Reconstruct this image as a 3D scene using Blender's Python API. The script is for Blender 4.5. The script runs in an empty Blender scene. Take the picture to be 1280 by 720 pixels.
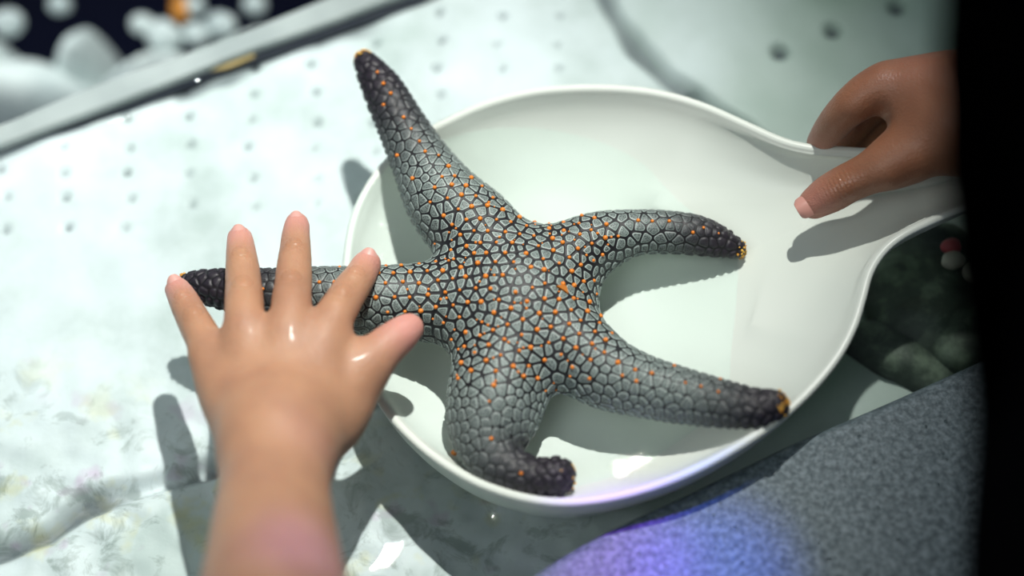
import bpy, bmesh, math, random
import numpy as np
from mathutils import Vector, Matrix
from mathutils.kdtree import KDTree
from mathutils.bvhtree import BVHTree

random.seed(7)
rng = np.random.default_rng(7)
S = bpy.context.scene
COL = S.collection

# ------------------------------------------------------------------ camera
FPX = 2489.0                      # 70 mm on a 36 mm sensor, 1280 px wide
TILT = math.radians(30)
DIST = 0.75
FOCUS = Vector((0.0, 0.0, 0.012))
CAM = FOCUS + Vector((0, -math.sin(TILT), math.cos(TILT))) * DIST
cd = bpy.data.cameras.new('camera'); cam = bpy.data.objects.new('camera', cd); COL.objects.link(cam)
cd.sensor_width = 36; cd.lens = 70
cam.location = CAM; cam.rotation_euler = (TILT, 0, 0)
cd.clip_start = 0.02; cd.clip_end = 20
cd.dof.use_dof = True; cd.dof.focus_distance = 0.752; cd.dof.aperture_fstop = 2.6
S.camera = cam

# ------------------------------------------------------------------ world, lamps, exposure
S.view_settings.view_transform = 'Standard'; S.view_settings.look = 'None'
S.view_settings.gamma = 1; S.view_settings.use_curve_mapping = False
S.view_settings.exposure = 0.0
W = bpy.data.worlds.new('world'); S.world = W; W.use_nodes = True
W.node_tree.nodes['Background'].inputs[0].default_value = (0.72, 0.86, 1.0, 1)
W.node_tree.nodes['Background'].inputs[1].default_value = 0.17

def spot(name, loc, target, power, angle, blend, radius, col):
    l = bpy.data.lights.new(name, 'SPOT'); l.energy = power; l.spot_size = math.radians(angle)
    l.spot_blend = blend; l.shadow_soft_size = radius; l.color = col
    o = bpy.data.objects.new(name, l); COL.objects.link(o); o.location = loc
    o.rotation_euler = (Vector(target) - Vector(loc)).to_track_quat('-Z', 'Y').to_euler()
    return o
spot('basin_fill', (-.35, .75, 1.1), (-.20, .22, -.12), 26, 17, .6, .03, (.95, 1.0, 1.0))  # added fill spot to brighten the deep-basin rocks, not a lamp of the pool
KEY = Vector((0.14, 0.52, 1.32))
spot('key_lamp', KEY, (-0.11, 0.04, -0.02), 112, 26.5, 1.0, 0.018, (1.0, 0.99, 0.93))
a = bpy.data.lights.new('fill_lamp', 'AREA'); a.energy = 4.2; a.size = 0.7; a.color = (0.93, 1.0, 0.98)
ao = bpy.data.objects.new('fill_lamp', a); COL.objects.link(ao); ao.location = (-0.6, -0.7, 1.25)
ao.rotation_euler = (Vector((-0.08, 0, 0)) - ao.location).to_track_quat('-Z', 'Y').to_euler()

# ------------------------------------------------------------------ helpers
def P(px, py, z):
    """photo pixel -> world point on the level plane z"""
    d = Vector(((px - 640) / FPX, -(py - 360) / FPX, -1.0))
    c, s = math.cos(TILT), math.sin(TILT)
    w = Vector((d.x, d.y * c - d.z * s, d.y * s + d.z * c))
    return CAM + w * ((z - CAM.z) / w.z)
def PD(px, py, depth):
    d = Vector(((px - 640) / FPX, -(py - 360) / FPX, -1.0)) * depth
    c, s = math.cos(TILT), math.sin(TILT)
    return CAM + Vector((d.x, d.y * c - d.z * s, d.y * s + d.z * c))

def mat(name, color=(.8, .8, .8), rough=.5, **kw):
    m = bpy.data.materials.new(name); m.use_nodes = True
    b = m.node_tree.nodes['Principled BSDF']
    b.inputs['Base Color'].default_value = (*color, 1); b.inputs['Roughness'].default_value = rough
    for k, v in kw.items(): b.inputs[k.replace('_', ' ')].default_value = v
    return m, m.node_tree, b
def nd(t, typ, **kw):
    n = t.nodes.new(typ)
    for k, v in kw.items(): setattr(n, k, v)
    return n
def ramp(t, src, stops, interp='LINEAR'):
    r = nd(t, 'ShaderNodeValToRGB'); r.color_ramp.interpolation = interp
    e = r.color_ramp.elements
    while len(e) < len(stops): e.new(.5)
    for el, (p, c) in zip(e, stops):
        el.position = p; el.color = (*c, 1) if len(c) == 3 else c
    t.links.new(src, r.inputs[0]); return r.outputs[0]
def noise(t, scale, detail=3, rough=.5, vec=None, dist=0):
    n = nd(t, 'ShaderNodeTexNoise'); n.inputs['Scale'].default_value = scale
    n.inputs['Detail'].default_value = detail; n.inputs['Roughness'].default_value = rough
    n.inputs['Distortion'].default_value = dist
    if vec is None:
        g = nd(t, 'ShaderNodeTexCoord'); vec = g.outputs['Object']
    t.links.new(vec, n.inputs['Vector']); return n.outputs[0]
def mix(t, fac, a, b, mode='MIX'):
    n = nd(t, 'ShaderNodeMix', data_type='RGBA', blend_type=mode)
    if isinstance(fac, (int, float)): n.inputs[0].default_value = fac
    else: t.links.new(fac, n.inputs[0])
    for i, v in ((6, a), (7, b)):
        if isinstance(v, tuple): n.inputs[i].default_value = (*v, 1)
        else: t.links.new(v, n.inputs[i])
    return n.outputs[2]
def mth(t, op, a, b=None, clamp=False):
    n = nd(t, 'ShaderNodeMath', operation=op, use_clamp=clamp)
    for i, v in enumerate((a, b)):
        if v is None: continue
        if isinstance(v, (int, float)): n.inputs[i].default_value = v
        else: t.links.new(v, n.inputs[i])
    return n.outputs[0]
def bump(t, b, h, strength, dist):
    n = nd(t, 'ShaderNodeBump'); n.inputs['Strength'].default_value = strength
    n.inputs['Distance'].default_value = dist
    t.links.new(h, n.inputs['Height']); t.links.new(n.outputs[0], b.inputs['Normal'])
def attr(t, name):
    return nd(t, 'ShaderNodeAttribute', attribute_name=name).outputs['Fac']

def empty(name, loc):
    o = bpy.data.objects.new(name, None); COL.objects.link(o); o.location = loc; o.empty_display_size = .01
    return o
def meshobj(name, verts, faces, m, parent=None, smooth=True):
    me = bpy.data.meshes.new(name)
    verts = np.asarray(verts, dtype=np.float32).reshape(-1, 3)
    if isinstance(faces, np.ndarray):
        n, k = faces.shape
        me.vertices.add(len(verts)); me.vertices.foreach_set('co', verts.ravel())
        me.loops.add(n * k); me.loops.foreach_set('vertex_index', faces.astype(np.int32).ravel())
        me.polygons.add(n); me.polygons.foreach_set('loop_start', np.arange(0, n * k, k, dtype=np.int32))
        me.update(calc_edges=True); me.validate()
    else:
        me.from_pydata(verts.tolist(), [], faces)
    me.polygons.foreach_set('use_smooth', [smooth] * len(me.polygons))
    me.materials.append(m)
    o = bpy.data.objects.new(name, me); COL.objects.link(o)
    if parent is not None:
        o.parent = parent
        me.transform(Matrix.Translation(-parent.location))
    return o
def tag(o, label=None, cat=None, group=None, kind=None):
    for k, v in (('label', label), ('category', cat), ('group', group), ('kind', kind)):
        if v: o[k] = v
    return o
def fattr(o, name, arr):
    at = o.data.attributes.new(name, 'FLOAT', 'POINT'); at.data.foreach_set('value', np.asarray(arr, dtype=np.float32))

def spline(pts, n):
    """Catmull-Rom through rows of pts (any dimension)"""
    p = np.asarray(pts, dtype=float); p = np.vstack([2 * p[0] - p[1], p, 2 * p[-1] - p[-2]])
    out = []; m = len(p) - 3
    for u in np.linspace(0, m, n):
        i = min(int(u), m - 1); f = u - i
        a, b, c, d = p[i], p[i + 1], p[i + 2], p[i + 3]
        out.append(.5 * ((2 * b) + (-a + c) * f + (2 * a - 5 * b + 4 * c - d) * f * f + (-a + 3 * b - 3 * c + d) * f ** 3))
    return np.array(out)
def closed_spline(pts, n):
    p = np.asarray(pts, dtype=float); m = len(p); out = []
    for u in np.linspace(0, m, n, endpoint=False):
        i = int(u); f = u - i
        a, b, c, d = p[(i - 1) % m], p[i], p[(i + 1) % m], p[(i + 2) % m]
        out.append(.5 * ((2 * b) + (-a + c) * f + (2 * a - 5 * b + 4 * c - d) * f * f + (-a + 3 * b - 3 * c + d) * f ** 3))
    out = np.array(out)
    seg = np.linalg.norm(np.diff(np.vstack([out, out[:1]]), axis=0), axis=1)
    cum = np.concatenate([[0], np.cumsum(seg)]); q = np.vstack([out, out[:1]])
    s = np.linspace(0, cum[-1], n, endpoint=False)
    return np.stack([np.interp(s, cum, q[:, k]) for k in range(q.shape[1])], 1)

class Field:
    """signed distance grid of smoothly united chains; its surface is one continuous body"""
    def __init__(s, lo, hi, h):
        s.lo = np.array(lo, float); s.h = h
        s.n = np.ceil((np.array(hi) - s.lo) / h).astype(int) + 1
        s.f = np.full(s.n, 1.0, np.float32)
        s.ax = [(s.lo[k] + h * np.arange(s.n[k])).astype(np.float32) for k in range(3)]
    def box(s, lo, hi):
        a = np.clip(((np.array(lo) - s.lo) / s.h).astype(int), 0, s.n - 1)
        b = np.clip(((np.array(hi) - s.lo) / s.h).astype(int) + 2, 1, s.n)
        return a, b
    def chain(s, pr, k):
        """pr rows x,y,z,r ; hard union inside the chain, smooth union to the rest"""
        pr = np.asarray(pr, float); mg = k + 3 * s.h
        g = np.full(s.n, 1.0, np.float32)
        for i in range(len(pr) - 1):
            A, B = pr[i, :3], pr[i + 1, :3]; ra, rb = pr[i, 3], pr[i + 1, 3]; R = max(ra, rb) + mg
            a, b = s.box(np.minimum(A, B) - R, np.maximum(A, B) + R)
            if np.any(b <= a): continue
            X = s.ax[0][a[0]:b[0], None, None]; Y = s.ax[1][None, a[1]:b[1], None]; Z = s.ax[2][None, None, a[2]:b[2]]
            D = B - A; L = max(D @ D, 1e-12)
            t = np.clip(((X - A[0]) * D[0] + (Y - A[1]) * D[1] + (Z - A[2]) * D[2]) / L, 0, 1)
            d = np.sqrt((X - A[0] - t * D[0]) ** 2 + (Y - A[1] - t * D[1]) ** 2 + (Z - A[2] - t * D[2]) ** 2) - (ra + t * (rb - ra))
            sl = tuple(slice(a[j], b[j]) for j in range(3))
            g[sl] = np.minimum(g[sl], d.astype(np.float32))
        s.union(g, k)
    def union(s, g, k):
        d = np.abs(s.f - g)
        s.f = np.minimum(s.f, g) - np.where(d < k, (k - d) ** 2 / (4 * k), 0).astype(np.float32)
    def ellipsoid(s, c, r, k, rot=None):
        X, Y, Z = s.ax[0][:, None, None] - c[0], s.ax[1][None, :, None] - c[1], s.ax[2][None, None, :] - c[2]
        if rot is not None:
            R = np.array(rot.to_matrix().transposed())
            X, Y, Z = (R[j, 0] * X + R[j, 1] * Y + R[j, 2] * Z for j in range(3))
        k0 = np.sqrt((X / r[0]) ** 2 + (Y / r[1]) ** 2 + (Z / r[2]) ** 2)
        k1 = np.sqrt((X / r[0] ** 2) ** 2 + (Y / r[1] ** 2) ** 2 + (Z / r[2] ** 2) ** 2) + 1e-9
        s.union((k0 * (k0 - 1) / k1).astype(np.float32), k)
    def mesh(s):
        f = s.f; n = s.n; I = f < 0
        c = np.zeros(n - 1, np.int8)
        for dx in (0, 1):
            for dy in (0, 1):
                for dz in (0, 1): c += I[dx:n[0] - 1 + dx, dy:n[1] - 1 + dy, dz:n[2] - 1 + dz]
        act = (c > 0) & (c < 8); ijk = np.argwhere(act)
        idx = np.full(n - 1, -1, np.int64); idx[act] = np.arange(len(ijk))
        acc = np.zeros((len(ijk), 3)); cnt = np.zeros(len(ijk))
        cs = [(x, y, z) for x in (0, 1) for y in (0, 1) for z in (0, 1)]
        for p in cs:
            for q in cs:
                if sum(q) - sum(p) == 1 and sum(abs(a - b) for a, b in zip(p, q)) == 1:
                    fa = f[tuple((ijk + p).T)]; fb = f[tuple((ijk + q).T)]
                    m = (fa < 0) != (fb < 0); t = fa[m] / (fa[m] - fb[m])
                    acc[m] += np.array(p) + t[:, None] * (np.array(q) - np.array(p)); cnt[m] += 1
        v = s.lo + s.h * (ijk + acc / cnt[:, None])
        F = []
        for ax in range(3):
            o1, o2 = [(1, 2), (2, 0), (0, 1)][ax]
            e = np.take(I, range(n[ax] - 1), ax) != np.take(I, range(1, n[ax]), ax)
            E = np.argwhere(e); E = E[(E[:, o1] > 0) & (E[:, o2] > 0) & (E[:, o1] < n[o1] - 1) & (E[:, o2] < n[o2] - 1)]
            ins = I[tuple(E.T)]
            d1 = np.zeros(3, int); d1[o1] = 1; d2 = np.zeros(3, int); d2[o2] = 1
            q = np.stack([idx[tuple((E - d1 - d2).T)], idx[tuple((E - d2).T)], idx[tuple(E.T)], idx[tuple((E - d1).T)]], 1)
            q[~ins] = q[~ins][:, ::-1]; F.append(q)
        return v, np.vstack(F)
def relax(v, F, it, lam=.5):
    e = np.vstack([F[:, [0, 1]], F[:, [1, 2]], F[:, [2, 3]], F[:, [3, 0]]])
    deg = np.bincount(e[:, 0], minlength=len(v)) + np.bincount(e[:, 1], minlength=len(v))
    for _ in range(it):
        a = np.stack([np.bincount(e[:, 0], v[e[:, 1], k], len(v)) + np.bincount(e[:, 1], v[e[:, 0], k], len(v)) for k in range(3)], 1)
        v = v + lam * (a / deg[:, None] - v)
    return v
def subdivide(o, lv):
    m = o.modifiers.new('s', 'SUBSURF'); m.levels = lv; m.render_levels = lv
    dg = bpy.context.evaluated_depsgraph_get()
    me = bpy.data.meshes.new_from_object(o.evaluated_get(dg)); o.modifiers.clear()
    old = o.data; nm = old.name; o.data = me; bpy.data.meshes.remove(old); me.name = nm
    me.polygons.foreach_set('use_smooth', [True] * len(me.polygons))
def co(o):
    a = np.empty(len(o.data.vertices) * 3, np.float32); o.data.vertices.foreach_get('co', a); return a.reshape(-1, 3)
def vnorm(o):
    a = np.empty(len(o.data.vertices) * 3, np.float32); o.data.vertices.foreach_get('normal', a); return a.reshape(-1, 3)
def setco(o, v):
    o.data.vertices.foreach_set('co', np.asarray(v, np.float32).ravel()); o.data.update()
def vnoise(p, scale, seed=0):
    """cheap smooth noise, sum of sines, about -1..1"""
    r = np.random.default_rng(seed); out = np.zeros(len(p))
    for _ in range(9):
        k = r.normal(size=p.shape[1]); k *= scale * r.uniform(.6, 1.5) / np.linalg.norm(k)
        out += np.sin(p @ k + r.uniform(0, 6.28))
    return out / 4.0
def sm(x, a, b):
    t = np.clip((x - a) / (b - a), 0, 1); return t * t * (3 - 2 * t)
def grid(x0, x1, y0, y1, h):
    nx, ny = int((x1 - x0) / h) + 1, int((y1 - y0) / h) + 1
    X, Y = np.meshgrid(np.linspace(x0, x1, nx), np.linspace(y0, y1, ny), indexing='ij')
    i = np.arange(nx * ny).reshape(nx, ny)
    F = np.stack([i[:-1, :-1], i[1:, :-1], i[1:, 1:], i[:-1, 1:]], -1).reshape(-1, 4)
    return X.ravel(), Y.ravel(), F
def ico(sub, seedv=None):
    bm = bmesh.new(); bmesh.ops.create_icosphere(bm, subdivisions=sub, radius=1)
    v = np.array([x.co for x in bm.verts]); f = np.array([[q.index for q in x.verts] for x in bm.faces]); bm.free()
    return v, f
def segdist(x, y, pts):
    d = np.full(len(x), 9.0)
    for (ax, ay), (bx, by) in zip(pts[:-1], pts[1:]):
        L = (bx - ax) ** 2 + (by - ay) ** 2
        t = np.clip(((x - ax) * (bx - ax) + (y - ay) * (by - ay)) / L, 0, 1)
        d = np.minimum(d, np.hypot(x - ax - t * (bx - ax), y - ay - t * (by - ay)))
    return d

# ------------------------------------------------------------------ materials
def skin(name, base, pink, dark, rough):
    m, t, b = mat(name, base, rough)
    b.inputs['Subsurface Weight'].default_value = .25; b.inputs['Subsurface Radius'].default_value = (.004, .0015, .0008)
    b.inputs['Subsurface Scale'].default_value = 1.0
    b.inputs['Coat Weight'].default_value = .08; b.inputs['Coat Roughness'].default_value = .15
    rr_ = nd(t, 'ShaderNodeMapRange'); t.links.new(attr(t, 'wet'), rr_.inputs[0]); rr_.inputs[3].default_value = rough; rr_.inputs[4].default_value = .12
    t.links.new(rr_.outputs[0], b.inputs['Roughness'])
    n = noise(t, 60, 4); c = ramp(t, n, [(.35, dark), (.6, base)])
    c = mix(t, attr(t, 'pink'), c, pink); t.links.new(c, b.inputs['Base Color'])
    v = nd(t, 'ShaderNodeTexVoronoi'); v.inputs['Scale'].default_value = 1400
    g = nd(t, 'ShaderNodeTexCoord'); t.links.new(g.outputs['Object'], v.inputs['Vector'])
    bump(t, b, mth(t, 'ADD', v.outputs[0], mth(t, 'MULTIPLY', noise(t, 300, 3), 1.5)), .35, .0004)
    return m
M_SKIN_CHILD = skin('skin_light', (.48, .255, .15), (.66, .30, .26), (.42, .215, .13), .52)
M_SKIN_KEEPER = skin('skin_tan', (.30, .13, .07), (.46, .20, .15), (.27, .11, .058), .45)
M_NAIL, _, _ = mat('nail', (.60, .30, .25), .25)
M_NAIL2, _, _ = mat('nail_pale', (.66, .35, .30), .4)

M_FLOOR, t, b = mat('pale_stone', rough=.55)
n1 = ramp(t, noise(t, 14, 5, .6), [(.34, (.45, .52, .50)), (.48, (.60, .66, .66)), (.64, (.70, .76, .78))])
n2 = ramp(t, noise(t, 75, 4, .65, dist=.6), [(.36, (.36, .40, .36)), (.48, (1, 1, 1))])
n3 = ramp(t, noise(t, 48, 3, .6), [(.55, (1, 1, 1)), (.68, (1.0, .92, .66))])
n4 = ramp(t, noise(t, 62, 2, .5), [(.62, (1, 1, 1)), (.74, (.88, .70, .84))])
rg = attr(t, 'rough')
c = mix(t, mth(t, 'MULTIPLY', rg, .6), n1, n2, 'MULTIPLY'); c = mix(t, rg, c, n3, 'MULTIPLY'); c = mix(t, rg, c, n4, 'MULTIPLY')
c = mix(t, attr(t, 'green'), c, (.34, .44, .36))
c = mix(t, attr(t, 'stain_shade'), c, (.045, .06, .07))
t.links.new(c, b.inputs['Base Color']); bump(t, b, noise(t, 160, 4), .3, .001)

M_DEEP, t, b = mat('deep_floor', (.004, .005, .018), .8, Specular_IOR_Level=0.0)
M_ROCK, t, b = mat('white_rock', rough=.7)
t.links.new(ramp(t, noise(t, 30, 5, .6), [(.35, (.60, .68, .68)), (.6, (.84, .90, .88))]), b.inputs['Base Color'])
bump(t, b, noise(t, 90, 4), .5, .003)
M_MOSS, t, b = mat('mossy_rock', rough=.6)
t.links.new(ramp(t, noise(t, 38, 5, .6), [(.38, (.012, .02, .016)), (.55, (.06, .085, .06)), (.7, (.22, .29, .20))]), b.inputs['Base Color'])
bump(t, b, noise(t, 90, 4), .5, .002)
M_ORANGE_PEB, _, _ = mat('orange_stone', (.75, .28, .03), .5)
M_PINK, _, _ = mat('pink_stone', (.55, .10, .12), .5)
M_CREAM, _, _ = mat('cream_stone', (.5, .48, .40), .5)

M_DISH, t, b = mat('dish_white', (.80, .83, .77), .3)
b.inputs['Subsurface Weight'].default_value = .0
t.links.new(ramp(t, noise(t, 9, 2), [(.3, (.68, .745, .675)), (.7, (.75, .79, .735))]), b.inputs['Base Color'])

M_BAR, t, b = mat('grey_acrylic', (.50, .54, .52), .4)
t.links.new(ramp(t, noise(t, 25, 4), [(.3, (.26, .29, .285)), (.7, (.40, .43, .42))]), b.inputs['Base Color'])
M_SHADE, _, _ = mat('dark_shade', (.012, .016, .03), .35)  # near-black colour painting in the shaded side of the divider
M_AMBER, _, _ = mat('amber_strip', (.42, .30, .12), .35)

M_LEDGE, t, b = mat('speckled_ledge', rough=.38)
w = nd(t, 'ShaderNodeTexVoronoi'); w.inputs['Scale'].default_value = 620
g = nd(t, 'ShaderNodeTexCoord'); t.links.new(g.outputs['Object'], w.inputs['Vector'])
c1 = ramp(t, noise(t, 420, 3, .7), [(.36, (.065, .09, .105)), (.5, (.125, .165, .185)), (.66, (.22, .27, .30))])
t.links.new(c1, b.inputs['Base Color'])
bump(t, b, noise(t, 430, 4, .7), .8, .0012)

M_BLACK, t, b = mat('black_fabric', (.0025, .0025, .003), 1.0)
b.inputs['Specular IOR Level'].default_value = 0
bump(t, b, noise(t, 900, 3), .3, .0005)

M_TUB, t, b = mat('orange_tubercle', (.80, .23, .02), .35)
M_YTUB, t, b = mat('amber_spine', (.70, .36, .03), .45)
t.links.new(ramp(t, noise(t, 500, 2), [(.4, (.55, .22, .01)), (.6, (.85, .50, .08))]), b.inputs['Base Color'])

M_STAR, t, b = mat('sea_star_skin', rough=.42)
e = attr(t, 'edge'); tip = attr(t, 'tip'); side = attr(t, 'side')
nz = noise(t, 2300, 2, .6); cell = attr(t, 'cell')
stip = ramp(t, nz, [(.40, (.035, .045, .045)), (.55, (.22, .27, .255))])
gap = mth(t, 'ADD', attr(t, 'gap'), mth(t, 'MULTIPLY', mth(t, 'SUBTRACT', noise(t, 500, 2), .5), .25))
gap = mth(t, 'MAXIMUM', gap, .09)
def step(v_, lo_, hi_):
    r_ = nd(t, 'ShaderNodeMapRange'); t.links.new(v_, r_.inputs[0])
    for k_, x_ in ((1, lo_), (2, hi_)):
        if isinstance(x_, float): r_.inputs[k_].default_value = x_
        else: t.links.new(x_, r_.inputs[k_])
    return r_
ein = mth(t, 'SUBTRACT', e, gap)
pl = mix(t, step(ein, .22, .42).outputs[0], mix(t, cell, (.32, .40, .37), (.42, .50, .47)), stip)      # pale outline, stippled middle
fac = step(ein, 0.0, .10)
c = mix(t, fac.outputs[0], (.006, .006, .009), pl)
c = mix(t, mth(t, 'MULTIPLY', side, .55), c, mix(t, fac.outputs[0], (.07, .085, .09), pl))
dk = mix(t, fac.outputs[0], (.006, .005, .008), (.018, .014, .022))
c = mix(t, tip, c, dk)
t.links.new(c, b.inputs['Base Color'])
b.inputs['Roughness'].default_value = .5
bump(t, b, nz, .25, .0003)

def sheet(name, tint, rough, ior):
    m = bpy.data.materials.new(name); m.use_nodes = True; t = m.node_tree; t.nodes.clear()
    o = nd(t, 'ShaderNodeOutputMaterial'); mx = nd(t, 'ShaderNodeMixShader'); tr = nd(t, 'ShaderNodeBsdfTransparent')
    gl = nd(t, 'ShaderNodeBsdfGlossy'); fr = nd(t, 'ShaderNodeFresnel'); fr.inputs[0].default_value = ior
    tr.inputs[0].default_value = (*tint, 1); gl.inputs['Roughness'].default_value = rough
    t.links.new(fr.outputs[0], mx.inputs[0]); t.links.new(tr.outputs[0], mx.inputs[1]); t.links.new(gl.outputs[0], mx.inputs[2])
    t.links.new(mx.outputs[0], o.inputs[0]); return m
M_WATER = sheet('water', (.955, .985, .99), .006, 1.333)
M_CLEAR = sheet('clear_acrylic', (.96, .99, .99), .02, 1.45)
_t = M_CLEAR.node_tree; _m = [q for q in _t.nodes if q.type == 'MIX_SHADER'][0]; _t.links.remove(_m.inputs[0].links[0]); _m.inputs[0].default_value = .04

# ------------------------------------------------------------------ pool floor
FZ = -0.036
def floor_px(px, py): p = P(px, py, FZ); return (p.x, p.y)
divA, divB = floor_px(-60, 225), floor_px(560, -18)
fx, fy, FF = grid(-.34, .40, -.30, .36, .0016)
Q = np.stack([fx, fy], 1)
# keep only the near side of the divider
nrm = np.array([-(divB[1] - divA[1]), divB[0] - divA[0]]); nrm /= np.linalg.norm(nrm)
side_d = (Q - np.array(divA)) @ nrm
keepv = side_d < .012
FF = FF[np.all(keepv[FF], 1)]
groove = [floor_px(*p) for p in [(-80, 720), (0, 690), (60, 668), (110, 632), (190, 605), (270, 580), (420, 520), (520, 470)]]
g2 = [floor_px(*p) for p in [(735, -60), (765, 10), (795, 60), (835, 98), (880, 125), (950, 180)]]
wob = vnoise(Q, 160, 3) * .0015
d1, d2 = segdist(fx, fy, groove) + wob, segdist(fx, fy, g2) + wob
z = FZ + .0012 * vnoise(Q, 70, 1) + .0006 * vnoise(Q, 200, 2)
rough = sm(-fy - .25 * fx + .10 * 0 + vnoise(Q, 40, 6) * .02, .00, .10)
z += rough * (.0006 * vnoise(Q, 260, 4) + .0005 * vnoise(Q, 480, 5))
z -= .006 * (1 - sm(d1, .001, .007)) + .007 * (1 - sm(d2, .001, .007))
stain_shade = .85 * (1 - sm(d1, .0005, .006)) * sm(vnoise(Q, 90, 9), -.9, .2) + .8 * (1 - sm(d2, .0005, .0055))
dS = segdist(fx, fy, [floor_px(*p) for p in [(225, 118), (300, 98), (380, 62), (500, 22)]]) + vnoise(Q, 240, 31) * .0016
stain_shade = np.maximum(stain_shade, .8 * (1 - sm(dS, .0008, .0055)) * sm(vnoise(Q, 120, 33), -.8, .3))  # shadow band below the divider, painted into the floor colour
# perforations
holes = []
for k in range(-1, 10):
    for n in range(-6, 12):
        px = 82 + 77.5 * k + random.uniform(-5, 5); py = 215 - 33 * k + 34.5 * n + random.uniform(-4, 4)
        lim = 180 - .42 * px + 22
        if py < lim or py > 300 - .1 * px or px > 720: continue
        fade = 1 - sm(np.array([py - lim]), 90, 230)[0] * .75
        holes.append((*floor_px(px, py), .0017, fade * random.uniform(.5, 1)))
holes += [(*floor_px(975, 66), .0036, 1.25), (*floor_px(1041, 38), .0034, 1.25), (*floor_px(1122, 6), .0036, 1.2), (*floor_px(868, 118), .0034, 1.2)]
for hx, hy, r, s_ in holes:
    m = (abs(fx - hx) < .008) & (abs(fy - hy) < .008); d = np.hypot(fx[m] - hx, fy[m] - hy)
    z[m] -= .004 * s_ * (1 - sm(d, r * .6, r * 1.5))
    stain_shade[m] = np.maximum(stain_shade[m], 1.0 * min(s_, 1) * (1 - sm(d, r * .4, r * 1.25)))  # pits also darkened in colour, painting the shade inside them
green = np.clip(sm(fx + .15 * fy, .05, .17) * .75 + .25 * sm(vnoise(Q, 55, 12), .1, .8) * sm(fx, 0, .1), 0, 1)
fl = meshobj('floor', np.stack([fx, fy, z], 1), FF, M_FLOOR); fl['kind'] = 'structure'
fattr(fl, 'rough', rough); fattr(fl, 'stain_shade', np.clip(stain_shade, 0, 1)); fattr(fl, 'green', green)

# deep basin behind the divider
dx, dy, DF = grid(-.5, .3, 0.02, .62, .02)
deep = meshobj('floor_deep', np.stack([dx, dy, -.24 + .004 * vnoise(np.stack([dx, dy], 1), 40, 3)], 1), DF, M_DEEP); deep['kind'] = 'structure'

# divider between the two basins: clear panel under a grey top strip with a dark strip painting its shaded side
def strip(name, ctrl, z0, z1, m, parent=None):
    """ctrl rows: (px,py upper edge) (px,py lower edge) at height z1; a solid bar from z0 to z1"""
    up = spline([c[0] for c in ctrl], 40); lo = spline([c[1] for c in ctrl], 40); v = []
    for u, l in zip(up, lo):
        a_, b_ = P(*u, z1), P(*l, z1); e_ = (b_ - a_).normalized() * min(.0008, (b_ - a_).length * .3)
        v += [(a_.x, a_.y, z0), (a_.x, a_.y, z1 - .0008), tuple(a_ + e_), tuple(b_ - e_), (b_.x, b_.y, z1 - .0008), (b_.x, b_.y, z0)]
    f = []
    for i in range(39):
        for j in range(6):
            f.append((i * 6 + j, i * 6 + (j + 1) % 6, (i + 1) * 6 + (j + 1) % 6, (i + 1) * 6 + j))
    f += [tuple(range(6))[::-1], tuple(39 * 6 + j for j in range(6))]
    return meshobj(name, v, f, m, parent, smooth=False)
trim = strip('trim_1', [((-80, 178), (-80, 207)), ((0, 155), (0, 181)), ((75, 124), (75, 153)), ((150, 94), (150, 126)), ((220, 70), (220, 99)), ((300, 40), (300, 67)), ((393, 3), (393, 34)), ((450, -22), (490, -2)), ((560, -60), (600, -40))], -.0315, -.028, M_BAR)
trim['kind'] = 'structure'
o = strip('shade_strip', [((-80, 200), (-80, 203)), ((0, 178), (0, 184)), ((75, 152), (75, 160)), ((150, 124), (150, 137)), ((220, 97), (220, 112)), ((300, 66), (300, 80)), ((393, 32), (393, 48)), ((480, 0), (500, 8)), ((600, -42), (600, -30))], -.039, -.032, M_SHADE, trim)
o['label'] = 'dark strip painting the shaded side along the lower edge'
o = strip('amber_strip', [((262, 83), (262, 88)), ((285, 76), (285, 84)), ((318, 62), (318, 70))], -.0319, -.0310, M_AMBER, trim)
o['label'] = 'short amber stretch of the dark strip'
v = []
for px, py in ((-80, 195), (600, -45)):
    q = P(px, py, -.031)
    for zz in (-.24, -.0325):
        v += [(q.x, q.y, zz), (q.x + .0012, q.y + .0036, zz)]
o = meshobj('divider_panel', v, [(0, 2, 6, 4), (1, 5, 7, 3), (0, 4, 5, 1), (2, 3, 7, 6), (0, 1, 3, 2), (4, 6, 7, 5)], M_CLEAR, trim, False)
o['label'] = 'clear panel below the grey strip'

# ------------------------------------------------------------------ rocks
def lump(name, c, r, m, seed, label, cat='rock', group=None, amp=.22, rotz=0, sub=4):
    v, f = ico(sub); n = vnoise(v, 2.6, seed) * amp + vnoise(v, 7, seed + 1) * amp * .3
    v = v * (1 + n[:, None]) * np.array(r)
    cz, sz = math.cos(rotz), math.sin(rotz); v = np.stack([v[:, 0] * cz - v[:, 1] * sz, v[:, 0] * sz + v[:, 1] * cz, v[:, 2]], 1)
    v += np.array(c); return tag(meshobj(name, v, f, m), label, cat, group)
def at(px, py, z, dz=0): p = P(px, py, z); return (p.x, p.y, z + dz)
RZ = -.15
lump('rock', at(20, 112, RZ, -.045), (.050, .024, .062), M_ROCK, 21, 'broad white rock in the deep basin, at the far left behind the grey strip', amp=.12)
lump('rock', at(98, 60, RZ, -.050), (.0120, .026, .062), M_ROCK, 22, 'upright white rock pillar between two dark gaps of the deep basin', amp=.16, rotz=-.45)
lump('rock', at(-22, 62, RZ, -.050), (.016, .020, .062), M_ROCK, 23, 'white rock cut off by the left picture edge in the deep basin', amp=.2)
lump('rock', at(185, 92, RZ, -.050), (.044, .0110, .058), M_ROCK, 24, 'low white rock just behind the middle of the grey strip', amp=.12, rotz=.42)
lump('rock', at(325, 42, RZ, -.050), (.030, .0070, .056), M_ROCK, 31, 'narrow white rock behind the strip near the small pebbles', amp=.15, rotz=.45)
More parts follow.
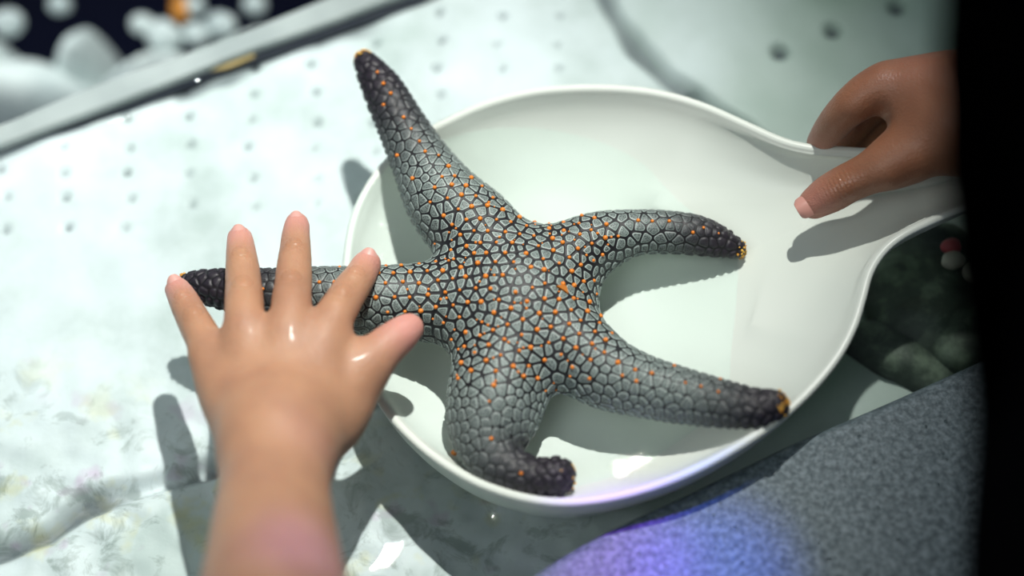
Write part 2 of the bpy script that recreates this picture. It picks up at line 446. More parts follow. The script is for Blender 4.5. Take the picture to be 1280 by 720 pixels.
pp = [(178, 30, .0052, 'round white pebble, leftmost of the cluster right of the rock pillar'), (205, 46, .0085, 'larger white pebble touching the low white rock, beside the leftmost round one'),
      (245, 43, .0065, 'white pebble in the middle of the cluster behind the strip'), (277, 32, .0072, 'bright white pebble, rightmost of the cluster'),
      (318, 6, .0055, 'white pebble alone near the top edge, right of the orange one'), (75, 6, .0055, 'faint white pebble above the rock pillar'), (10, 28, .0075, 'faint white pebble at the top left corner'),
      (243, 8, .0055, 'white pebble touching the orange pebble')]
for i, (px, py, r, lb) in enumerate(pp):
    lump('pebble', at(px, py, RZ), (r * 1.1, r, r * .9), M_ROCK, 40 + i, lb, 'pebble', 'pebbles in the deep basin', .12, sub=3)
lump('pebble', at(226, 10, RZ), (.0048, .0085, .005), M_ORANGE_PEB, 60, 'small orange pebble near the top edge', 'pebble', None, .1, sub=3)
# stones between dish and ledge
lump('rock', at(1165, 345, -.022, -.014), (.028, .030, .018), M_MOSS, 70, 'dark mossy rock under the handle of the dish', amp=.18)
lump('rock', at(1130, 440, -.028, -.008), (.026, .014, .012), M_MOSS, 71, 'low dark rock between the dish and the grey ledge', amp=.2, rotz=-.5)
lump('rock', at(1230, 415, -.022, -.014), (.022, .020, .018), M_MOSS, 75, 'dark rock beside the jacket, right of the mossy one', amp=.2)
for px, py, r, m_, lb in ((1190, 308, .0045, M_PINK, 'small pink stone on the dark rock under the dish handle'), (1193, 325, .0050, M_CREAM, 'small cream stone below the pink one'), (1220, 340, .0055, M_CREAM, 'small cream stone right of the other two small stones')):
    lump('stone', at(px, py, -.012), (r, r * .8, r * .7), m_, int(px), lb, 'stone', None, .15, sub=3)

# ------------------------------------------------------------------ grey ledge (pool rim)
LZ = .0025
edge = spline([(-300, 1330), (130, 1060), (420, 880), (560, 790), (655, 722), (715, 683), (782, 648), (860, 612), (930, 578), (1000, 545), (1110, 498), (1230, 444), (1420, 360)], 60)
E3 = np.array([tuple(P(px, py, LZ)) for px, py in edge]); tn = np.gradient(E3, axis=0); tn /= np.linalg.norm(tn, axis=1)[:, None]
nn = np.stack([tn[:, 1], -tn[:, 0], 0 * tn[:, 0]], 1)      # away from the water
prof = [(.001, -.06), (.0, -.012), (.0, -.007)] + [(.006 - .006 * math.cos(a_), -.006 + .006 * math.sin(a_)) for a_ in np.linspace(.2, math.pi / 2, 6)] + [(.02, .0), (.06, .0005), (.16, .0), (.16, -.06)]
v = []; k = len(prof)
for p, q in zip(E3, nn):
    for d, h in prof: v.append(tuple(p + q * d + np.array([0, 0, h])))
f = [(i * k + j, (i + 1) * k + j, (i + 1) * k + (j + 1) % k, i * k + (j + 1) % k) for i in range(len(E3) - 1) for j in range(k)]
f += [tuple(range(k)), tuple((len(E3) - 1) * k + j for j in range(k))[::-1]]
led = meshobj('trim_2', v, f, M_LEDGE); led['kind'] = 'structure'; led['label'] = 'grey speckled pool rim at the lower right'
bm = bmesh.new(); bm.from_mesh(led.data); bmesh.ops.recalc_face_normals(bm, faces=bm.faces); bm.to_mesh(led.data); bm.free()
# water beads on the ledge, too small and many to count
v0, f0 = ico(1); V = []; Fs = []; nv = 0
M_BEAD, _, _ = mat('water_bead', (.8, .85, .85), .02); M_BEAD.node_tree.nodes['Principled BSDF'].inputs['Transmission Weight'].default_value = 1
for i in range(75):
    u = random.random() ** .7; j = 18 + int(u * 40); d = random.uniform(.006, .055); r = random.uniform(.0003, .0009)
    c_ = E3[j] + nn[j] * d + np.array([0, 0, .0002]); V.append(v0 * np.array([r, r, r * .6]) + c_); Fs.append(f0 + nv); nv += len(v0)
tag(meshobj('water_beads', np.vstack(V), np.vstack(Fs), M_BEAD), 'tiny water beads scattered on the grey speckled pool rim', 'water', kind='stuff')

# ------------------------------------------------------------------ dish
def plane_z(xy):        # height of the gently tilted rim at any plan position
    x = np.atleast_2d(xy)[:, 0]; u_ = np.clip((x + .062) / .21, 0, 1)
    return -.0018 + .0310 * (u_ + .11 * np.sin(np.pi * u_))
def PR(px, py):
    z_ = .01
    for _ in range(6): q = P(px, py, z_); z_ = float(plane_z([(q.x, q.y)])[0])
    return tuple(P(px, py, z_))
RIM = [(545, 160), (600, 134), (660, 117), (720, 111), (780, 112), (830, 119), (880, 134), (930, 156), (975, 176), (1010, 185), (1045, 188), (1100, 190), (1170, 182), (1250, 150), (1310, 130),
       (1322, 160), (1300, 208), (1227, 247), (1180, 267), (1133, 289), (1105, 310), (1086, 338), (1076, 372), (1065, 407), (1044, 446), (1010, 487), (970, 523), (920, 557), (860, 589), (800, 611), (745, 623), (695, 626),
       (645, 618), (592, 599), (545, 570), (510, 540), (484, 510), (468, 482), (452, 447), (440, 405), (434, 360), (436, 315), (445, 270), (463, 232), (488, 200), (515, 178)]
R3 = closed_spline([PR(px, py) for px, py in RIM], 280)
# clockwise in plan: inward normal
tg = np.roll(R3, -1, 0) - np.roll(R3, 1, 0); tg[:, 2] = 0; tg /= np.linalg.norm(tg, axis=1)[:, None]
inw = np.stack([tg[:, 1], -tg[:, 0], 0 * tg[:, 0]], 1)
Ac = np.array(P(700, 370, .01)); Bc = np.array(P(1290, 175, .02))
AB = (Bc - Ac)[:2]; tt = np.clip(((R3[:, :2] - Ac[:2]) @ AB) / (AB @ AB), 0, 1)
axis = Ac[None, :] + tt[:, None] * (Bc - Ac)[None, :]
def dep(t_): return .027 - .016 * sm(t_, .15, .85)
DEP = dep(tt)
prof = [(-.0016, -.0012), (-.0021, -.0004), (-.0018, .0004), (-.0008, .0009), (.0004, .0007), (.0012, .0), (.0016, -.0012)]   # rolled lip, absolute
inner = [(.0020, .07), (.0032, .17), (.0056, .30), (.0095, .45), (.0150, .62), (.0215, .78), (.0285, .89), (.036, .955)]        # inset, share of depth
outer = [(.0165, .99), (.0120, .95), (.0075, .86), (.0026, .72), (.0010, .52), (.0006, .34), (-.0002, .18), (-.0008, .06)]
rings = []
halfw = np.linalg.norm(R3[:, :2] - axis[:, :2], axis=1)
isc = np.clip(halfw / .058, .3, 1)[:, None]
def ring(d, sh, off=0):
    p = R3 + inw * d * (isc if d > .0021 else 1); p = p.copy()
    if sh is not None: p[:, 2] = plane_z(p) - DEP * sh + off
    return p
def floorring(w, off=0):
    i0, s0 = (.036, .955) if off == 0 else (.0165, .99)
    a = R3 + inw * i0 * isc; p = a * (1 - w) + axis * w
    p[:, 2] = plane_z(p) - DEP * (s0 + (1 - s0) * w * (2 - w)) + off; return p
for w in (1.0, .8, .6, .4, .25, .12): rings.append(floorring(w))
for d, sh in inner[::-1]: rings.append(ring(d, sh))
for d, h in prof[::-1]:
    p = R3 + inw * d; p = p.copy(); p[:, 2] += h; rings.append(p)
TH = -.0022
for d, sh in outer[::-1]: 
    rings.append(ring(d, sh, TH * sh))
for w in (.0, .2, .5, 1.0): rings.append(floorring(w, TH))
n = len(R3); V = np.vstack(rings); f = []
i = np.arange(n); j = (i + 1) % n
F = np.vstack([np.stack([r * n + i, (r + 1) * n + i, (r + 1) * n + j, r * n + j], 1) for r in range(len(rings) - 1)])
Fc = list(map(tuple, F)) 
dish = meshobj('dish', V, F, M_DISH)
bm = bmesh.new(); bm.from_mesh(dish.data)
bmesh.ops.remove_doubles(bm, verts=bm.verts, dist=.00005)
bmesh.ops.recalc_face_normals(bm, faces=bm.faces)
for f_ in bm.faces: f_.smooth = True
bm.to_mesh(dish.data); bm.free()
tag(dish, 'large white oval dish with a trough handle, half sunk in water under the sea star', 'dish')
DISHV = V

# ------------------------------------------------------------------ sea star
def tz(px): return float(np.interp(px, [200, 470, 600, 760, 980], [.004, .004, .0035, .006, .0165]))   # height of spine axis
ARM = [  # px, py, z of axis, radius
    [(648, 385, .0035, .0185), (600, 300, .006, .0178), (557, 252, .0085, .0152), (528, 205, .011, .0118), (502, 157, .0135, .0096), (480, 115, .0155, .0082), (463, 88, .0160, .0060), (456, 76, .0158, .0042)],
    [(648, 385, .0035, .0185), (700, 335, .006, .0158), (745, 305, .008, .0122), (790, 292, .009, .0092), (830, 291, .0085, .0086), (870, 295, .0075, .0080), (900, 304, .006, .0063), (920, 311, .005, .0040)],
    [(648, 385, .0035, .0185), (710, 432, .006, .0160), (755, 465, .0085, .0138), (800, 482, .0120, .0118), (850, 495, .0160, .0105), (900, 505, .0200, .0090), (940, 511, .0235, .0076), (966, 507, .026, .0058)],
    [(648, 385, .0035, .0190), (632, 450, .004, .0190), (619, 505, .004, .0180), (612, 545, .0035, .0138), (619, 574, .0045, .0102), (648, 592, .006, .0080), (678, 597, .0078, .0070), (694, 596, .0085, .0074)],
    [(648, 385, .0035, .0185), (580, 378, .004, .0170), (520, 378, .004, .0150), (460, 376, .0075, .0132), (400, 372, .0080, .0118), (340, 368, .0070, .0100), (280, 362, .0050, .0082), (245, 357, .0035, .0056), (233, 354, .003, .0038)],
]
arms = []
for A_ in ARM:
    s4 = spline([(*P(px, py, z_ ), r) for px, py, z_, r in A_], 40)
    arms.append(s4)
HS = .00085
fld = Field((-.14, -.10, -.03), (.125, .125, .045), HS)
for s4 in arms: fld.chain(s4, .009)
ctr = np.array(P(645, 385, 0)); fld.ellipsoid((ctr[0], ctr[1], .006), (.030, .031, .0165), .008)
# flat underside following the height of the nearest arm
gx, gy = np.meshgrid(fld.ax[0], fld.ax[1], indexing='ij'); wsum = np.zeros(gx.shape); zsum = np.zeros(gx.shape)
for s4 in arms:
    for q in s4[4:]:
        w_ = np.exp(-(np.hypot(gx - q[0], gy - q[1]) / .0035)) + 1e-12; wsum += w_; zsum += w_ * (q[2] - .62 * q[3])
zb = (zsum / wsum).astype(np.float32)
pl_ = zb[:, :, None] - fld.ax[2][None, None, :] + 0 * fld.f; kk = .005; d_ = np.abs(fld.f - pl_)
fld.f = (np.maximum(fld.f, pl_) + np.where(d_ < kk, (kk - d_) ** 2 / (4 * kk), 0)).astype(np.float32)
v, F = fld.mesh(); v = relax(v, F, 3)
star = empty('sea_star', (ctr[0], ctr[1], -.006))
tag(star, 'grey knobbly sea star with black network, orange tubercles and blackish arm tips, across the dish', 'sea star')
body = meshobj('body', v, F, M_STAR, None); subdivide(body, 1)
vc = co(body).astype(float); vn = vnorm(body).astype(float)
tot = len(vc)
# arm parameters per vertex
def arm_coords(pts):
    best = np.full(len(pts), 9.0); bi = np.zeros(len(pts), int); bs = np.zeros(len(pts)); bl = np.zeros(len(pts)); br = np.zeros(len(pts))
    for ai, s4 in enumerate(arms):
        seg = np.linalg.norm(np.diff(s4[:, :3], axis=0), axis=1); L = np.concatenate([[0], np.cumsum(seg)])
        for k in range(len(s4) - 1):
            a_, b_ = s4[k, :2], s4[k + 1, :2]; D = b_ - a_; t_ = np.clip(((pts[:, :2] - a_) @ D) / (D @ D), 0, 1)
            dd = pts[:, :2] - a_ - t_[:, None] * D; d = np.hypot(dd[:, 0], dd[:, 1]) - .0  # plan distance
            sgn = D[0] * dd[:, 1] - D[1] * dd[:, 0]
            m = d < best; best[m] = d[m]; bi[m] = ai; bs[m] = L[k] + t_[m] * seg[k]; bl[m] = np.sign(sgn[m]) * d[m]; br[m] = s4[k, 3]
            if k == 0: pass
        
    return bi, bs, bl, br
bi, bs, bl, br = arm_coords(vc)
AL = np.array([np.linalg.norm(np.diff(s4[:, :3], axis=0), axis=1).sum() for s4 in arms])
# plate and tubercle lattice
me_b = body.data; dg = None
bvh = BVHTree.FromPolygons([Vector(p) for p in vc], [tuple(p.vertices) for p in me_b.polygons])
sites = []; nodes = []
def down(x, y):
    h = bvh.ray_cast(Vector((x, y, .2)), Vector((0, 0, -1)))
    return np.array(h[0]) if h[0] is not None else None
cent = arms[0][0, :2]
dirs = [s4[9, :2] - cent for s4 in arms]; dirs = [d / np.linalg.norm(d) for d in dirs]
def sector(p):
    q = p - cent; return int(np.argmax([q @ d for d in dirs]))
NA, NB = .0062, .0050
cand = []
for ai, s4 in enumerate(arms):
    L = np.concatenate([[0], np.cumsum(np.linalg.norm(np.diff(s4[:, :2], axis=0), axis=1))])
    for r_ in range(-6, 7):
        for i_ in range(0, 40):
            for typ in (0, 1, 2):
                vv = (r_ + (0, 1 / 3, 2 / 3)[typ]) * NB; ss = (i_ + .5 * (r_ % 2) + (0, .5, (1.0 if True else 0))[typ]) * NA
                if ss > L[-1] - .001: continue
                shrink = float(np.interp(ss / L[-1], [0, .35, 1], [1, 1, .62]))
                vv *= shrink
                q = np.array([np.interp(ss, L, s4[:, 0]), np.interp(ss, L, s4[:, 1])]); R_ = np.interp(ss, L, s4[:, 3])
                k = min(np.searchsorted(L, ss), len(s4) - 2); T_ = s4[k + 1, :2] - s4[k, :2]; T_ /= np.linalg.norm(T_); N_ = np.array([-T_[1], T_[0]])
                far = ss > .034
                if far and abs(vv) > R_ * .80: continue
                pos = q + N_ * vv + np.array([random.gauss(0, .0004), random.gauss(0, .0004)])
                if not far and sector(pos) != ai: continue
                if np.hypot(*(pos - cent)) < .004 and typ == 0 and ai: continue
                cand.append((typ, pos, ai, ss / L[-1], abs(vv) / R_))
random.shuffle(cand)
def far_enough(lst, p, d): return all((p[0] - q[0]) ** 2 + (p[1] - q[1]) ** 2 + (p[2] - q[2]) ** 2 > d * d for q in lst)
for typ, pos, ai, u, av in cand:
    p = down(*pos)
    if p is None: continue
    if typ == 0:
        if far_enough([n_[0] for n_ in nodes], p, .0040): nodes.append((p, ai, u, av))
    elif far_enough(sites, p, .0026): sites.append(p)
# marginal rows of bigger plates
for ai, s4 in enumerate(arms):
    L = np.concatenate([[0], np.cumsum(np.linalg.norm(np.diff(s4[:, :3], axis=0), axis=1))])
    for sgn in (-1, 1):
        for ang, st in ((18, .0040), (-14, .0034)):
            ss = .022
            while ss < L[-1]:
                c3 = np.array([np.interp(ss, L, s4[:, j]) for j in range(3)]); R_ = np.interp(ss, L, s4[:, 3])
                k = min(np.searchsorted(L, ss), len(s4) - 2); T_ = s4[k + 1, :2] - s4[k, :2]; T_ /= np.linalg.norm(T_)
                N_ = np.array([-T_[1], T_[0], 0]) * sgn
                d = N_ * math.cos(math.radians(ang)) + np.array([0, 0, math.sin(math.radians(ang))])
                h = bvh.ray_cast(Vector(c3 + d * .04), Vector(-d))
                if h[0] is not None:
                    p = np.array(h[0])
                    if far_enough(sites, p, .0028): sites.append(p)
                ss += st * np.interp(ss / L[-1], [0, .5, 1], [1.1, 1, .7])
# fill what is left
sub = rng.permutation(tot)[:14000]
kd = KDTree(60000); nk = 0
S_arr = np.array(sites)
for idx_ in sub:
    p = vc[idx_]
    if np.min(((S_arr - p) ** 2).sum(1)) > .0033 ** 2:
        sites.append(p); S_arr = np.vstack([S_arr, p])
kd = KDTree(len(sites))
for i_, p in enumerate(sites): kd.insert(Vector(p), i_)
kd.balance()
e1 = np.zeros(tot); cid = np.zeros(tot)
for i_ in range(tot):
    r_ = kd.find_n(Vector(vc[i_]), 5); acc_ = 0
    for q_ in r_[1:]:                                                # distance to each border, softly combined: rounded plates
        acc_ += math.exp(-(q_[2] ** 2 - r_[0][2] ** 2) / (2 * (r_[0][0] - q_[0]).length + 1e-9) / .00022)
    e1[i_] = -.00022 * math.log(acc_)
    cid[i_] = (r_[0][1] * 37 % 101) / 101
edge_mm = e1 * 1000
u = bs / AL[bi]
plate = sm(edge_mm, .15, 1.0)
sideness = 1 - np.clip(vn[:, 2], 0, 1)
amp = .00028 + .00050 * sm(sideness, .35, .9) + .0002 * sm(u, .5, .9)
amp *= np.where(vn[:, 2] < -.3, .3, 1)
vc2 = vc + vn * (plate * amp - amp * .5)[:, None]
vc2 += vn * (.00025 * vnoise(vc, 900, 5) * sm(u, .8, 1.0))[:, None]
setco(body, vc2)
tipstart = np.array([.42, .50, .55, .48, .40])[bi]
tipv = sm(u + .03 * vnoise(vc, 300, 4), tipstart, tipstart + .45)
rc = np.hypot(vc[:, 0] - cent[0], vc[:, 1] - cent[1])
fattr(body, 'gap', .60 - .32 * sm(rc, .030, .058) + .10 * vnoise(vc, 90, 14) * .5)
fattr(body, 'cell', cid)
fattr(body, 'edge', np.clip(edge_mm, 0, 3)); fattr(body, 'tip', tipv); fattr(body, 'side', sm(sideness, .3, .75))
body.parent = star; body.data.transform(Matrix.Translation(-star.location))
# tubercles, several hundred tiny beads: one part
bvh2 = BVHTree.FromPolygons([Vector(p) for p in vc2], [tuple(p.vertices) for p in me_b.polygons]) if False else bvh
v0, f0 = ico(2); V = []; Fs = []; nv = 0; nt = 0
for p, ai, uu, av in nodes:
    if uu > .93: continue
    pr = 1.0 if uu < .42 else float(np.interp(uu, [.42, .6, .9], [.7 if av < .35 else .25, .6 if av < .2 else .08, .5 if av < .2 else .05]))
    if random.random() > pr: continue
    r = random.uniform(.00062, .00105) * (1 if uu < .5 else .85)
    V.append(v0 * np.array([r, r, r * .9]) + p + np.array([0, 0, .0001])); Fs.append(f0 + nv); nv += len(v0); nt += 1
# extra small beads along some plate borders near the middle
for _ in range(420):
    a_, rr_ = random.uniform(0, 6.283), .042 * random.random() ** .5
    p = down(cent[0] + math.cos(a_) * rr_, cent[1] + math.sin(a_) * rr_)
    if p is None: continue
    r_ = kd.find_n(Vector(p), 2)
    if (r_[1][2] - r_[0][2]) > .0006: continue
    if not far_enough([n_[0] for n_ in nodes], p, .0018): continue
    nodes.append((p, 0, 0, 0)); r = random.uniform(.0003, .0006)
    V.append(v0 * r + p + np.array([0, 0, .00005])); Fs.append(f0 + nv); nv += len(v0)
o = meshobj('tubercles', np.vstack(V), np.vstack(Fs), M_TUB, star); o['kind'] = 'stuff'; o['label'] = 'small orange beads'
# madreporite: flat orange patch
p = down(*P(702, 367, .02)[:2]); p = np.array(p)
mh = bvh.ray_cast(Vector((p[0], p[1], .2)), Vector((0, 0, -1))); mrot = Vector((0, 0, 1)).rotation_difference(mh[1]).to_matrix()
vv = [(-.0034, .0006, .0), (-.001, .0018, .0), (.0022, .0022, .0), (.0034, -.0022, 0), (.0008, -.0008, 0)]
top = [tuple(mrot @ Vector((q[0] * .72, q[1] * .72, .0008)) + Vector(p)) for q in vv]; bot = [tuple(mrot @ Vector((q[0] * .8, q[1] * .8, -.0008)) + Vector(p)) for q in vv]
kf = [tuple(range(5))[::-1], tuple(range(5, 10))] + [(i_, (i_ + 1) % 5, 5 + (i_ + 1) % 5, 5 + i_) for i_ in range(5)]
M_MAD, _, _ = mat('rust_patch', (.50, .16, .015), .5)
o = meshobj('madreporite', bot + top, kf, M_MAD, star, False); o['label'] = 'flat orange patch off centre'
# amber spines at the arm tips
for ai, s4 in enumerate(arms):
    P0 = s4[-1, :3]; T_ = s4[-1, :3] - s4[-4, :3]; T_ /= np.linalg.norm(T_); R_ = s4[-1, 3]; V = []; Fs = []; nv = 0
    for _ in range([30, 26, 44, 14, 10][ai]):
        d = rng.normal(size=3); d /= np.linalg.norm(d); d = d + T_ * 1.1 + np.array([0, 0, .25]); d /= np.linalg.norm(d)
        r = random.uniform(.0003, .0006); V.append(v0 * r + P0 + d * (R_ + .0001)); Fs.append(f0 + nv); nv += len(v0)
    o = meshobj('arm_tip', np.vstack(V), np.vstack(Fs), M_YTUB, star); o['kind'] = 'stuff'; o['label'] = 'amber spines at the arm tip'

# orange crumbs lying in the dish
bvd = BVHTree.FromObject(dish, bpy.context.evaluated_depsgraph_get())
for px, py, r, lb in ((568, 567, .0014, 'orange crumb in the dish, left of the curled lower arm'), (588, 589, .0011, 'smaller orange crumb in the dish, below the other one')):
    q = P(px, py, -.01); d = (q - CAM).normalized(); h = bvd.ray_cast(CAM, d)
    lump('crumb', tuple(h[0] + Vector((0, 0, r * .5))), (r, r, r * .8), M_TUB, int(px), lb, 'crumb', None, .2, sub=2)

# ------------------------------------------------------------------ hands
def C4(rows, n=None):
    a = [(*P(px, py, z_), r) for px, py, z_, r in rows]
    return spline(a, n or len(rows) * 5)
# child's left hand, palm down, reaching away from the viewer
child = empty('person', tuple(P(345, 640, .05)))
tag(child, 'child with a bare forearm, left hand spread over the dark arm of the sea star', 'person')
fl_ = Field((-.155, -.285, -.02), (-.02, .045, .235), .0012)
fingers = [
    [(282, 478, .026, .0068), (262, 438, .029, .0068), (243, 402, .024, .0063), (230, 377, .0205, .0057), (222, 362, .0165, .0049)],
    [(312, 460, .032, .0072), (306, 405, .036, .0073), (305, 365, .0290, .0070), (302, 325, .024, .0061), (300, 299, .0190, .0051)],
    [(352, 460, .033, .0076), (362, 402, .037, .0075), (366, 358, .0295, .0071), (369, 315, .024, .0061), (371, 281, .018, .0049)],
    [(392, 460, .032, .0078), (412, 408, .034, .0075), (430, 375, .030, .0070), (447, 350, .0255, .0063), (459, 330, .021, .0055)],
]
for fr in fingers: fl_.chain(C4(fr, 26), .0026)
g = Field((-.155, -.285, -.02), (-.02, .045, .235), .0012)
# palm metacarpals
for rows in ([(335, 560, .038, .0130), (285, 500, .030, .0100), (262, 448, .029, .0072)],
             [(340, 560, .039, .0130), (315, 490, .034, .0100), (307, 425, .0345, .0076)],
             [(346, 560, .039, .0130), (350, 490, .035, .0105), (359, 425, .0355, .0080)],
             [(352, 560, .039, .0130), (385, 490, .034, .0105), (407, 425, .0335, .0080)],
             [(365, 560, .032, .0135), (408, 522, .024, .0140), (438, 485, .024, .0108), (456, 458, .0270, .0086)]):
    g.chain(C4(rows, 20), .010)
fl_.union(g.f, .0045)
fl_.chain(C4([(430, 492, .025, .0100), (455, 462, .0275, .0086), (480, 436, .0280, .0075), (500, 419, .027, .0067), (512, 410, .026, .0056)], 26), .004)
# wrist and forearm, rising towards the viewer
fl_.chain(C4([(345, 545, .040, .0165), (344, 590, .045, .0180), (342, 640, .054, .0195), (342, 700, .066, .0218), (342, 780, .082, .0245), (342, 860, .098, .026), (342, 930, .110, .027), (342, 1060, .135, .029), (342, 1200, .165, .031), (342, 1340, .185, .032)], 50), .012)
v, F = fl_.mesh(); v = relax(v, F, 3)
hand = meshobj('body', v, F, M_SKIN_CHILD, child); subdivide(hand, 1)
def knuckles(o, parent, spots, creases, tips, web=None):
    pts = co(o).astype(float) + np.array(parent.location); nr = vnorm(o).astype(float); dsp = np.zeros(len(pts)); pk = np.zeros(len(pts)); wt = np.zeros(len(pts))
    for c_, r, a_ in spots:
        d = np.linalg.norm(pts - np.array(c_), axis=1); dsp += a_ * np.exp(-(d / r) ** 2)
    for c_, dr, r in creases:        # fine wrinkles across the finger
        q = pts - np.array(c_); dr = np.array(dr) / np.linalg.norm(dr); s_ = q @ dr; d = np.linalg.norm(q, axis=1)
        dsp += -.00030 * np.exp(-(d / r) ** 2) * (np.cos(s_ * 2000) ** 4) * (nr[:, 2] > .1); wt = np.maximum(wt, np.exp(-(d / r) ** 2))
    for c_, r in tips:
        d = np.linalg.norm(pts - np.array(c_), axis=1); pk = np.maximum(pk, np.exp(-(d / r) ** 2))
    dsp += .00012 * vnoise(pts, 500, 8)
    setco(o, co(o) + nr * dsp[:, None]); fattr(o, 'pink', np.clip(pk, 0, 1)); fattr(o, 'wet', np.clip(wt, 0, 1))
sp = []; cr = []; tp = []
for fr in fingers:
    kn, pip, dip = fr[1], fr[2], fr[3]; tpt = np.array(P(*fr[4][:3]))
    dr = np.array(P(*fr[3][:3])) - np.array(P(*fr[1][:3]))
    for q, w_ in ((pip, .006), (dip, .0045)):
        c_ = np.array(P(*q[:3])) + np.array([0, -.0, q[3]]); cr.append((c_, dr, w_)); sp.append((c_, .0032, .0007))
    tp.append((tpt, .010))
tp.append((np.array(P(508, 412, .028)), .012))
knuckles(hand, child, sp, cr, tp)
def nail(base, tip_, up, w, L, parent, m):
    """curved nail plate at the end of a finger"""
    tip_ = np.array(tip_); base = np.array(base); T_ = tip_ - base; T_ /= np.linalg.norm(T_)
    U = np.array(up, float); U -= T_ * (U @ T_); U /= np.linalg.norm(U); B = np.cross(T_, U); v = []; nx, ny = 9, 9
    for lay in (0, 1):
        for i_ in range(ny):
            for j_ in range(nx):
                a_ = (j_ / (nx - 1) - .5) * 2; b_ = i_ / (ny - 1)
                ww = w * (1 - .25 * abs(2 * b_ - 1) ** 4) ; ang = a_ * 1.0
                rr = w / math.sin(1.0)
                rl = L * (b_ - .5)
                edge_ = math.sqrt(max(0, 1 - (a_ * .85) ** 2)); rl = L * (b_ - .5) * (.55 + .45 * edge_)
                v.append(tip_ + T_ * rl + B * rr * math.sin(ang) * ww / w + U * (rr * (math.cos(ang) - 1) - .0006 * b_ * b_ - lay * .0005))
    f = []
    for i_ in range(ny - 1):
        for j_ in range(nx - 1):
            q = i_ * nx + j_; f.append((q, q + 1, q + nx + 1, q + nx)); q += nx * ny; f.append((q, q + nx, q + nx + 1, q + 1))
    o = meshobj('fingernail', v, f, m, parent); return o
bh = BVHTree.FromPolygons([Vector(p) + child.location for p in co(hand)], [tuple(p.vertices) for p in hand.data.polygons])
for fr in fingers:
    a_, b_ = P(*fr[3][:3]), P(*fr[4][:3]); d = (b_ - a_).normalized(); up = Vector((0, 0, 1)) - d * d.z; up.normalize()
    q = b_ - d * .001; h = bh.ray_cast(q + up * .02, -up)
    if h[0] is not None: nail(a_, h[0] + up * .0002, up, fr[4][3] * .58, .0058, child, M_NAIL2)

# right hand gripping the rim, coming from a black sleeve
keeper = empty('person', tuple(P(1230, 140, .06)))
tag(keeper, 'person in black clothing at the right, tanned right hand gripping the dish rim', 'person')
lo, hi = (.085, .0, -.02), (.25, .16, .11)
kf_ = Field(lo, hi, .0012)
KF = [
    [(1135, 118, .050, .0100), (1098, 112, .052, .0088), (1066, 131, .048, .0076), (1042, 156, .036, .0066), (1025, 177, .024, .0053)],     # index
    [(1150, 120, .042, .0090), (1105, 122, .034, .0074), (1078, 146, .026, .0066), (1060, 170, .017, .0062), (1050, 190, .010, .0052)],     # middle, tucked behind
    [(1160, 130, .036, .0090), (1118, 132, .024, .0070), (1098, 156, .018, .0064), (1084, 180, .011, .0058), (1076, 198, .006, .0048)],     # ring
    [(1172, 140, .030, .0084), (1140, 146, .016, .0060), (1122, 166, .012, .0054), (1112, 184, .008, .0048), (1106, 198, .005, .0042)],     # little
]
for fr in KF: kf_.chain(C4(fr, 26), .003)
g = Field(lo, hi, .0012)
for rows in ([(1225, 130, .054, .0190), (1165, 116, .055, .0140), (1112, 108, .053, .0092)],
             [(1228, 135, .050, .0180), (1172, 124, .050, .0140), (1118, 114, .044, .0088)],
             [(1222, 155, .045, .0150), (1178, 142, .040, .0115), (1130, 132, .030, .0080)],
             [(1222, 160, .042, .0140), (1185, 160, .032, .0110), (1150, 148, .020, .0070)],
             [(1228, 160, .052, .0165), (1178, 166, .049, .0155), (1142, 188, .045, .0115), (1112, 205, .042, .0092)]):
    g.chain(C4(rows, 20), .009)
kf_.union(g.f, .004)
kf_.chain(C4([(1130, 194, .044, .0104), (1098, 211, .041, .0084), (1066, 226, .036, .0076), (1040, 240, .031, .0076), (1018, 254, .0265, .0062)], 26), .004)
kf_.chain(C4([(1215, 140, .053, .0185), (1250, 134, .056, .0185), (1290, 130, .062, .019), (1340, 118, .068, .020)], 20), .010)
v, F = kf_.mesh(); v = relax(v, F, 4)
kh = meshobj('body', v, F, M_SKIN_KEEPER, keeper); subdivide(kh, 1)
sp = []; cr = []; tp = [(np.array(P(1018, 254, .03)), .009)]
c_ = np.array(P(1050, 232, .041)); cr.append((c_, np.array(P(1018, 254, .03)) - np.array(P(1098, 212, .04)), .007)); sp.append((c_, .005, .0006))
c_ = np.array(P(1096, 106, .060)); sp.append((c_, .007, .0010)); c_ = np.array(P(1066, 124, .055)); sp.append((c_, .005, .0004))
tp.append((np.array(P(1024, 176, .024)), .009))
knuckles(kh, keeper, sp, cr, tp)
bh = BVHTree.FromPolygons([Vector(p) + keeper.location for p in co(kh)], [tuple(p.vertices) for p in kh.data.polygons])
a_, b_ = P(1050, 234, .033), P(1014, 257, .0262); d = (b_ - a_).normalized(); up = Vector((-.15, -.25, 1)); up -= d * up.dot(d); up.normalize()
h = bh.ray_cast(b_ + up * .02, -up)
if h[0] is not None: nail(a_, h[0] + up * .0003, up, .0044, .0088, keeper, M_NAIL)
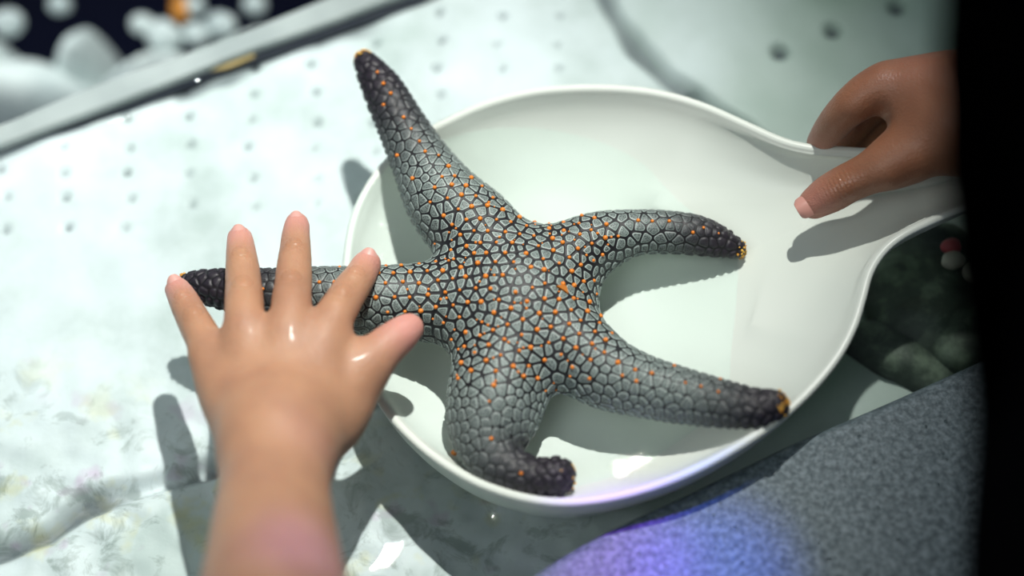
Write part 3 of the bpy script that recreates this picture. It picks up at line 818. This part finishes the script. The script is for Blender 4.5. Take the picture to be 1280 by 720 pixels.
# sleeve and jacket of that person: one garment, leaning over the pool
jf = Field((.10, -.55, -.35), (.75, .60, .75), .011)
sh = np.array(PD(1950, 120, .50)); el = np.array(P(1480, 95, .10))
cuff = np.array(P(1290, 128, .060))
jf.chain([(*cuff, .026), (*el, .040), (*(el * .5 + sh * .5), .055), (*sh, .075)], .03)
T1 = [np.array(PD(px, py, dd)) for px, py, dd in ((1860, 1500, .60), (1815, 1000, .50), (1800, 500, .44), (1812, 60, .42), (1825, -350, .41))]
jf.chain([(*p, r) for p, r in zip(T1, (.13, .115, .105, .105, .11))], .03)
v, F = jf.mesh(); v = relax(v, F, 2)
jk = meshobj('jacket', v, F, M_BLACK, keeper); subdivide(jk, 1)
jc = co(jk).astype(float); setco(jk, jc + vnorm(jk) * (.0025 * vnoise(jc, 60, 2))[:, None]); jk['label'] = 'black jacket with long sleeve'

# ------------------------------------------------------------------ water surface with its ripples
wx, wy, WF = grid(-.33, .36, -.24, .40, .0016)
wz = .00003 * vnoise(np.stack([wx, wy], 1), 130, 21) + .000010 * vnoise(np.stack([wx, wy], 1), 420, 22)
def glint(px, py, L, w, ang, gain=1.0):
    """a small wavelet whose slope mirrors the key lamp towards where the photographer stands"""
    c_ = P(px, py, 0); vd = (CAM - c_).normalized(); ld = (KEY - c_).normalized(); h = (vd + ld).normalized()
    sx, sy = -h.x / h.z, -h.y / h.z
    X, Y = wx - c_.x, wy - c_.y; ca, sa = math.cos(ang), math.sin(ang)
    U, Vv = (X * ca + Y * sa) / L, (-X * sa + Y * ca) / w
    win = 1 - sm(np.hypot(U, Vv), .75, 2.0)
    wz[:] = wz * (1 - win) + win * (sx * X + sy * Y)
glint(480, 698, .0115, .0036, math.radians(42))
glint(491, 322, .0032, .0006, math.radians(-40)); glint(478, 296, .0030, .0005, math.radians(-60)); glint(447, 300, .0040, .0005, math.radians(65))
glint(611, 641, .0050, .0018, math.radians(-22))
glint(181, 128, .0130, .0016, math.radians(22))
glint(667, 61, .0042, .0022, math.radians(30))
# ring ripples where the dish rim and the finger break the surface
for px, py, rr, am in ((485, 300, .012, .0006), (500, 345, .010, .0007), (455, 300, .016, .0005), (462, 235, .012, .0004), (250, 380, .012, .0004), (440, 545, .02, .0003)):
    c_ = P(px, py, 0); d = np.hypot(wx - c_.x, wy - c_.y); wz += am * np.cos(d * 1300 + 1) * np.exp(-(d / rr) ** 2)
wat = meshobj('water_surface', np.stack([wx, wy, wz], 1), WF, M_WATER)
tag(wat, 'clear rippled water filling the touch pool', 'water', kind='stuff')

# ------------------------------------------------------------------ added coloured spots imitating a soft purple and blue flare
def beam(px, py, z_, power, ang, col, frm=(.1, .3, 1.2)):
    c_ = P(px, py, z_); spot('flare_spot', frm, tuple(c_), power, ang, 1.0, .01, col)
beam(770, 728, 0, 105, 3.4, (.30, .02, 1.0)); beam(890, 730, 0, 105, 3.4, (.03, .13, 1.0))
beam(385, 578, .045, 22, 1.0, (.2, .1, 1.0)); beam(375, 722, .08, 50, 2.2, (.16, .07, 1.0)); beam(1137, 95, .06, 6, 1.6, (.4, .2, 1.0))
print('TRIS', sum(len(p.vertices) - 2 for o in bpy.data.objects if o.type == 'MESH' for p in o.data.polygons), 'sites', len(sites), 'nodes', len(nodes))
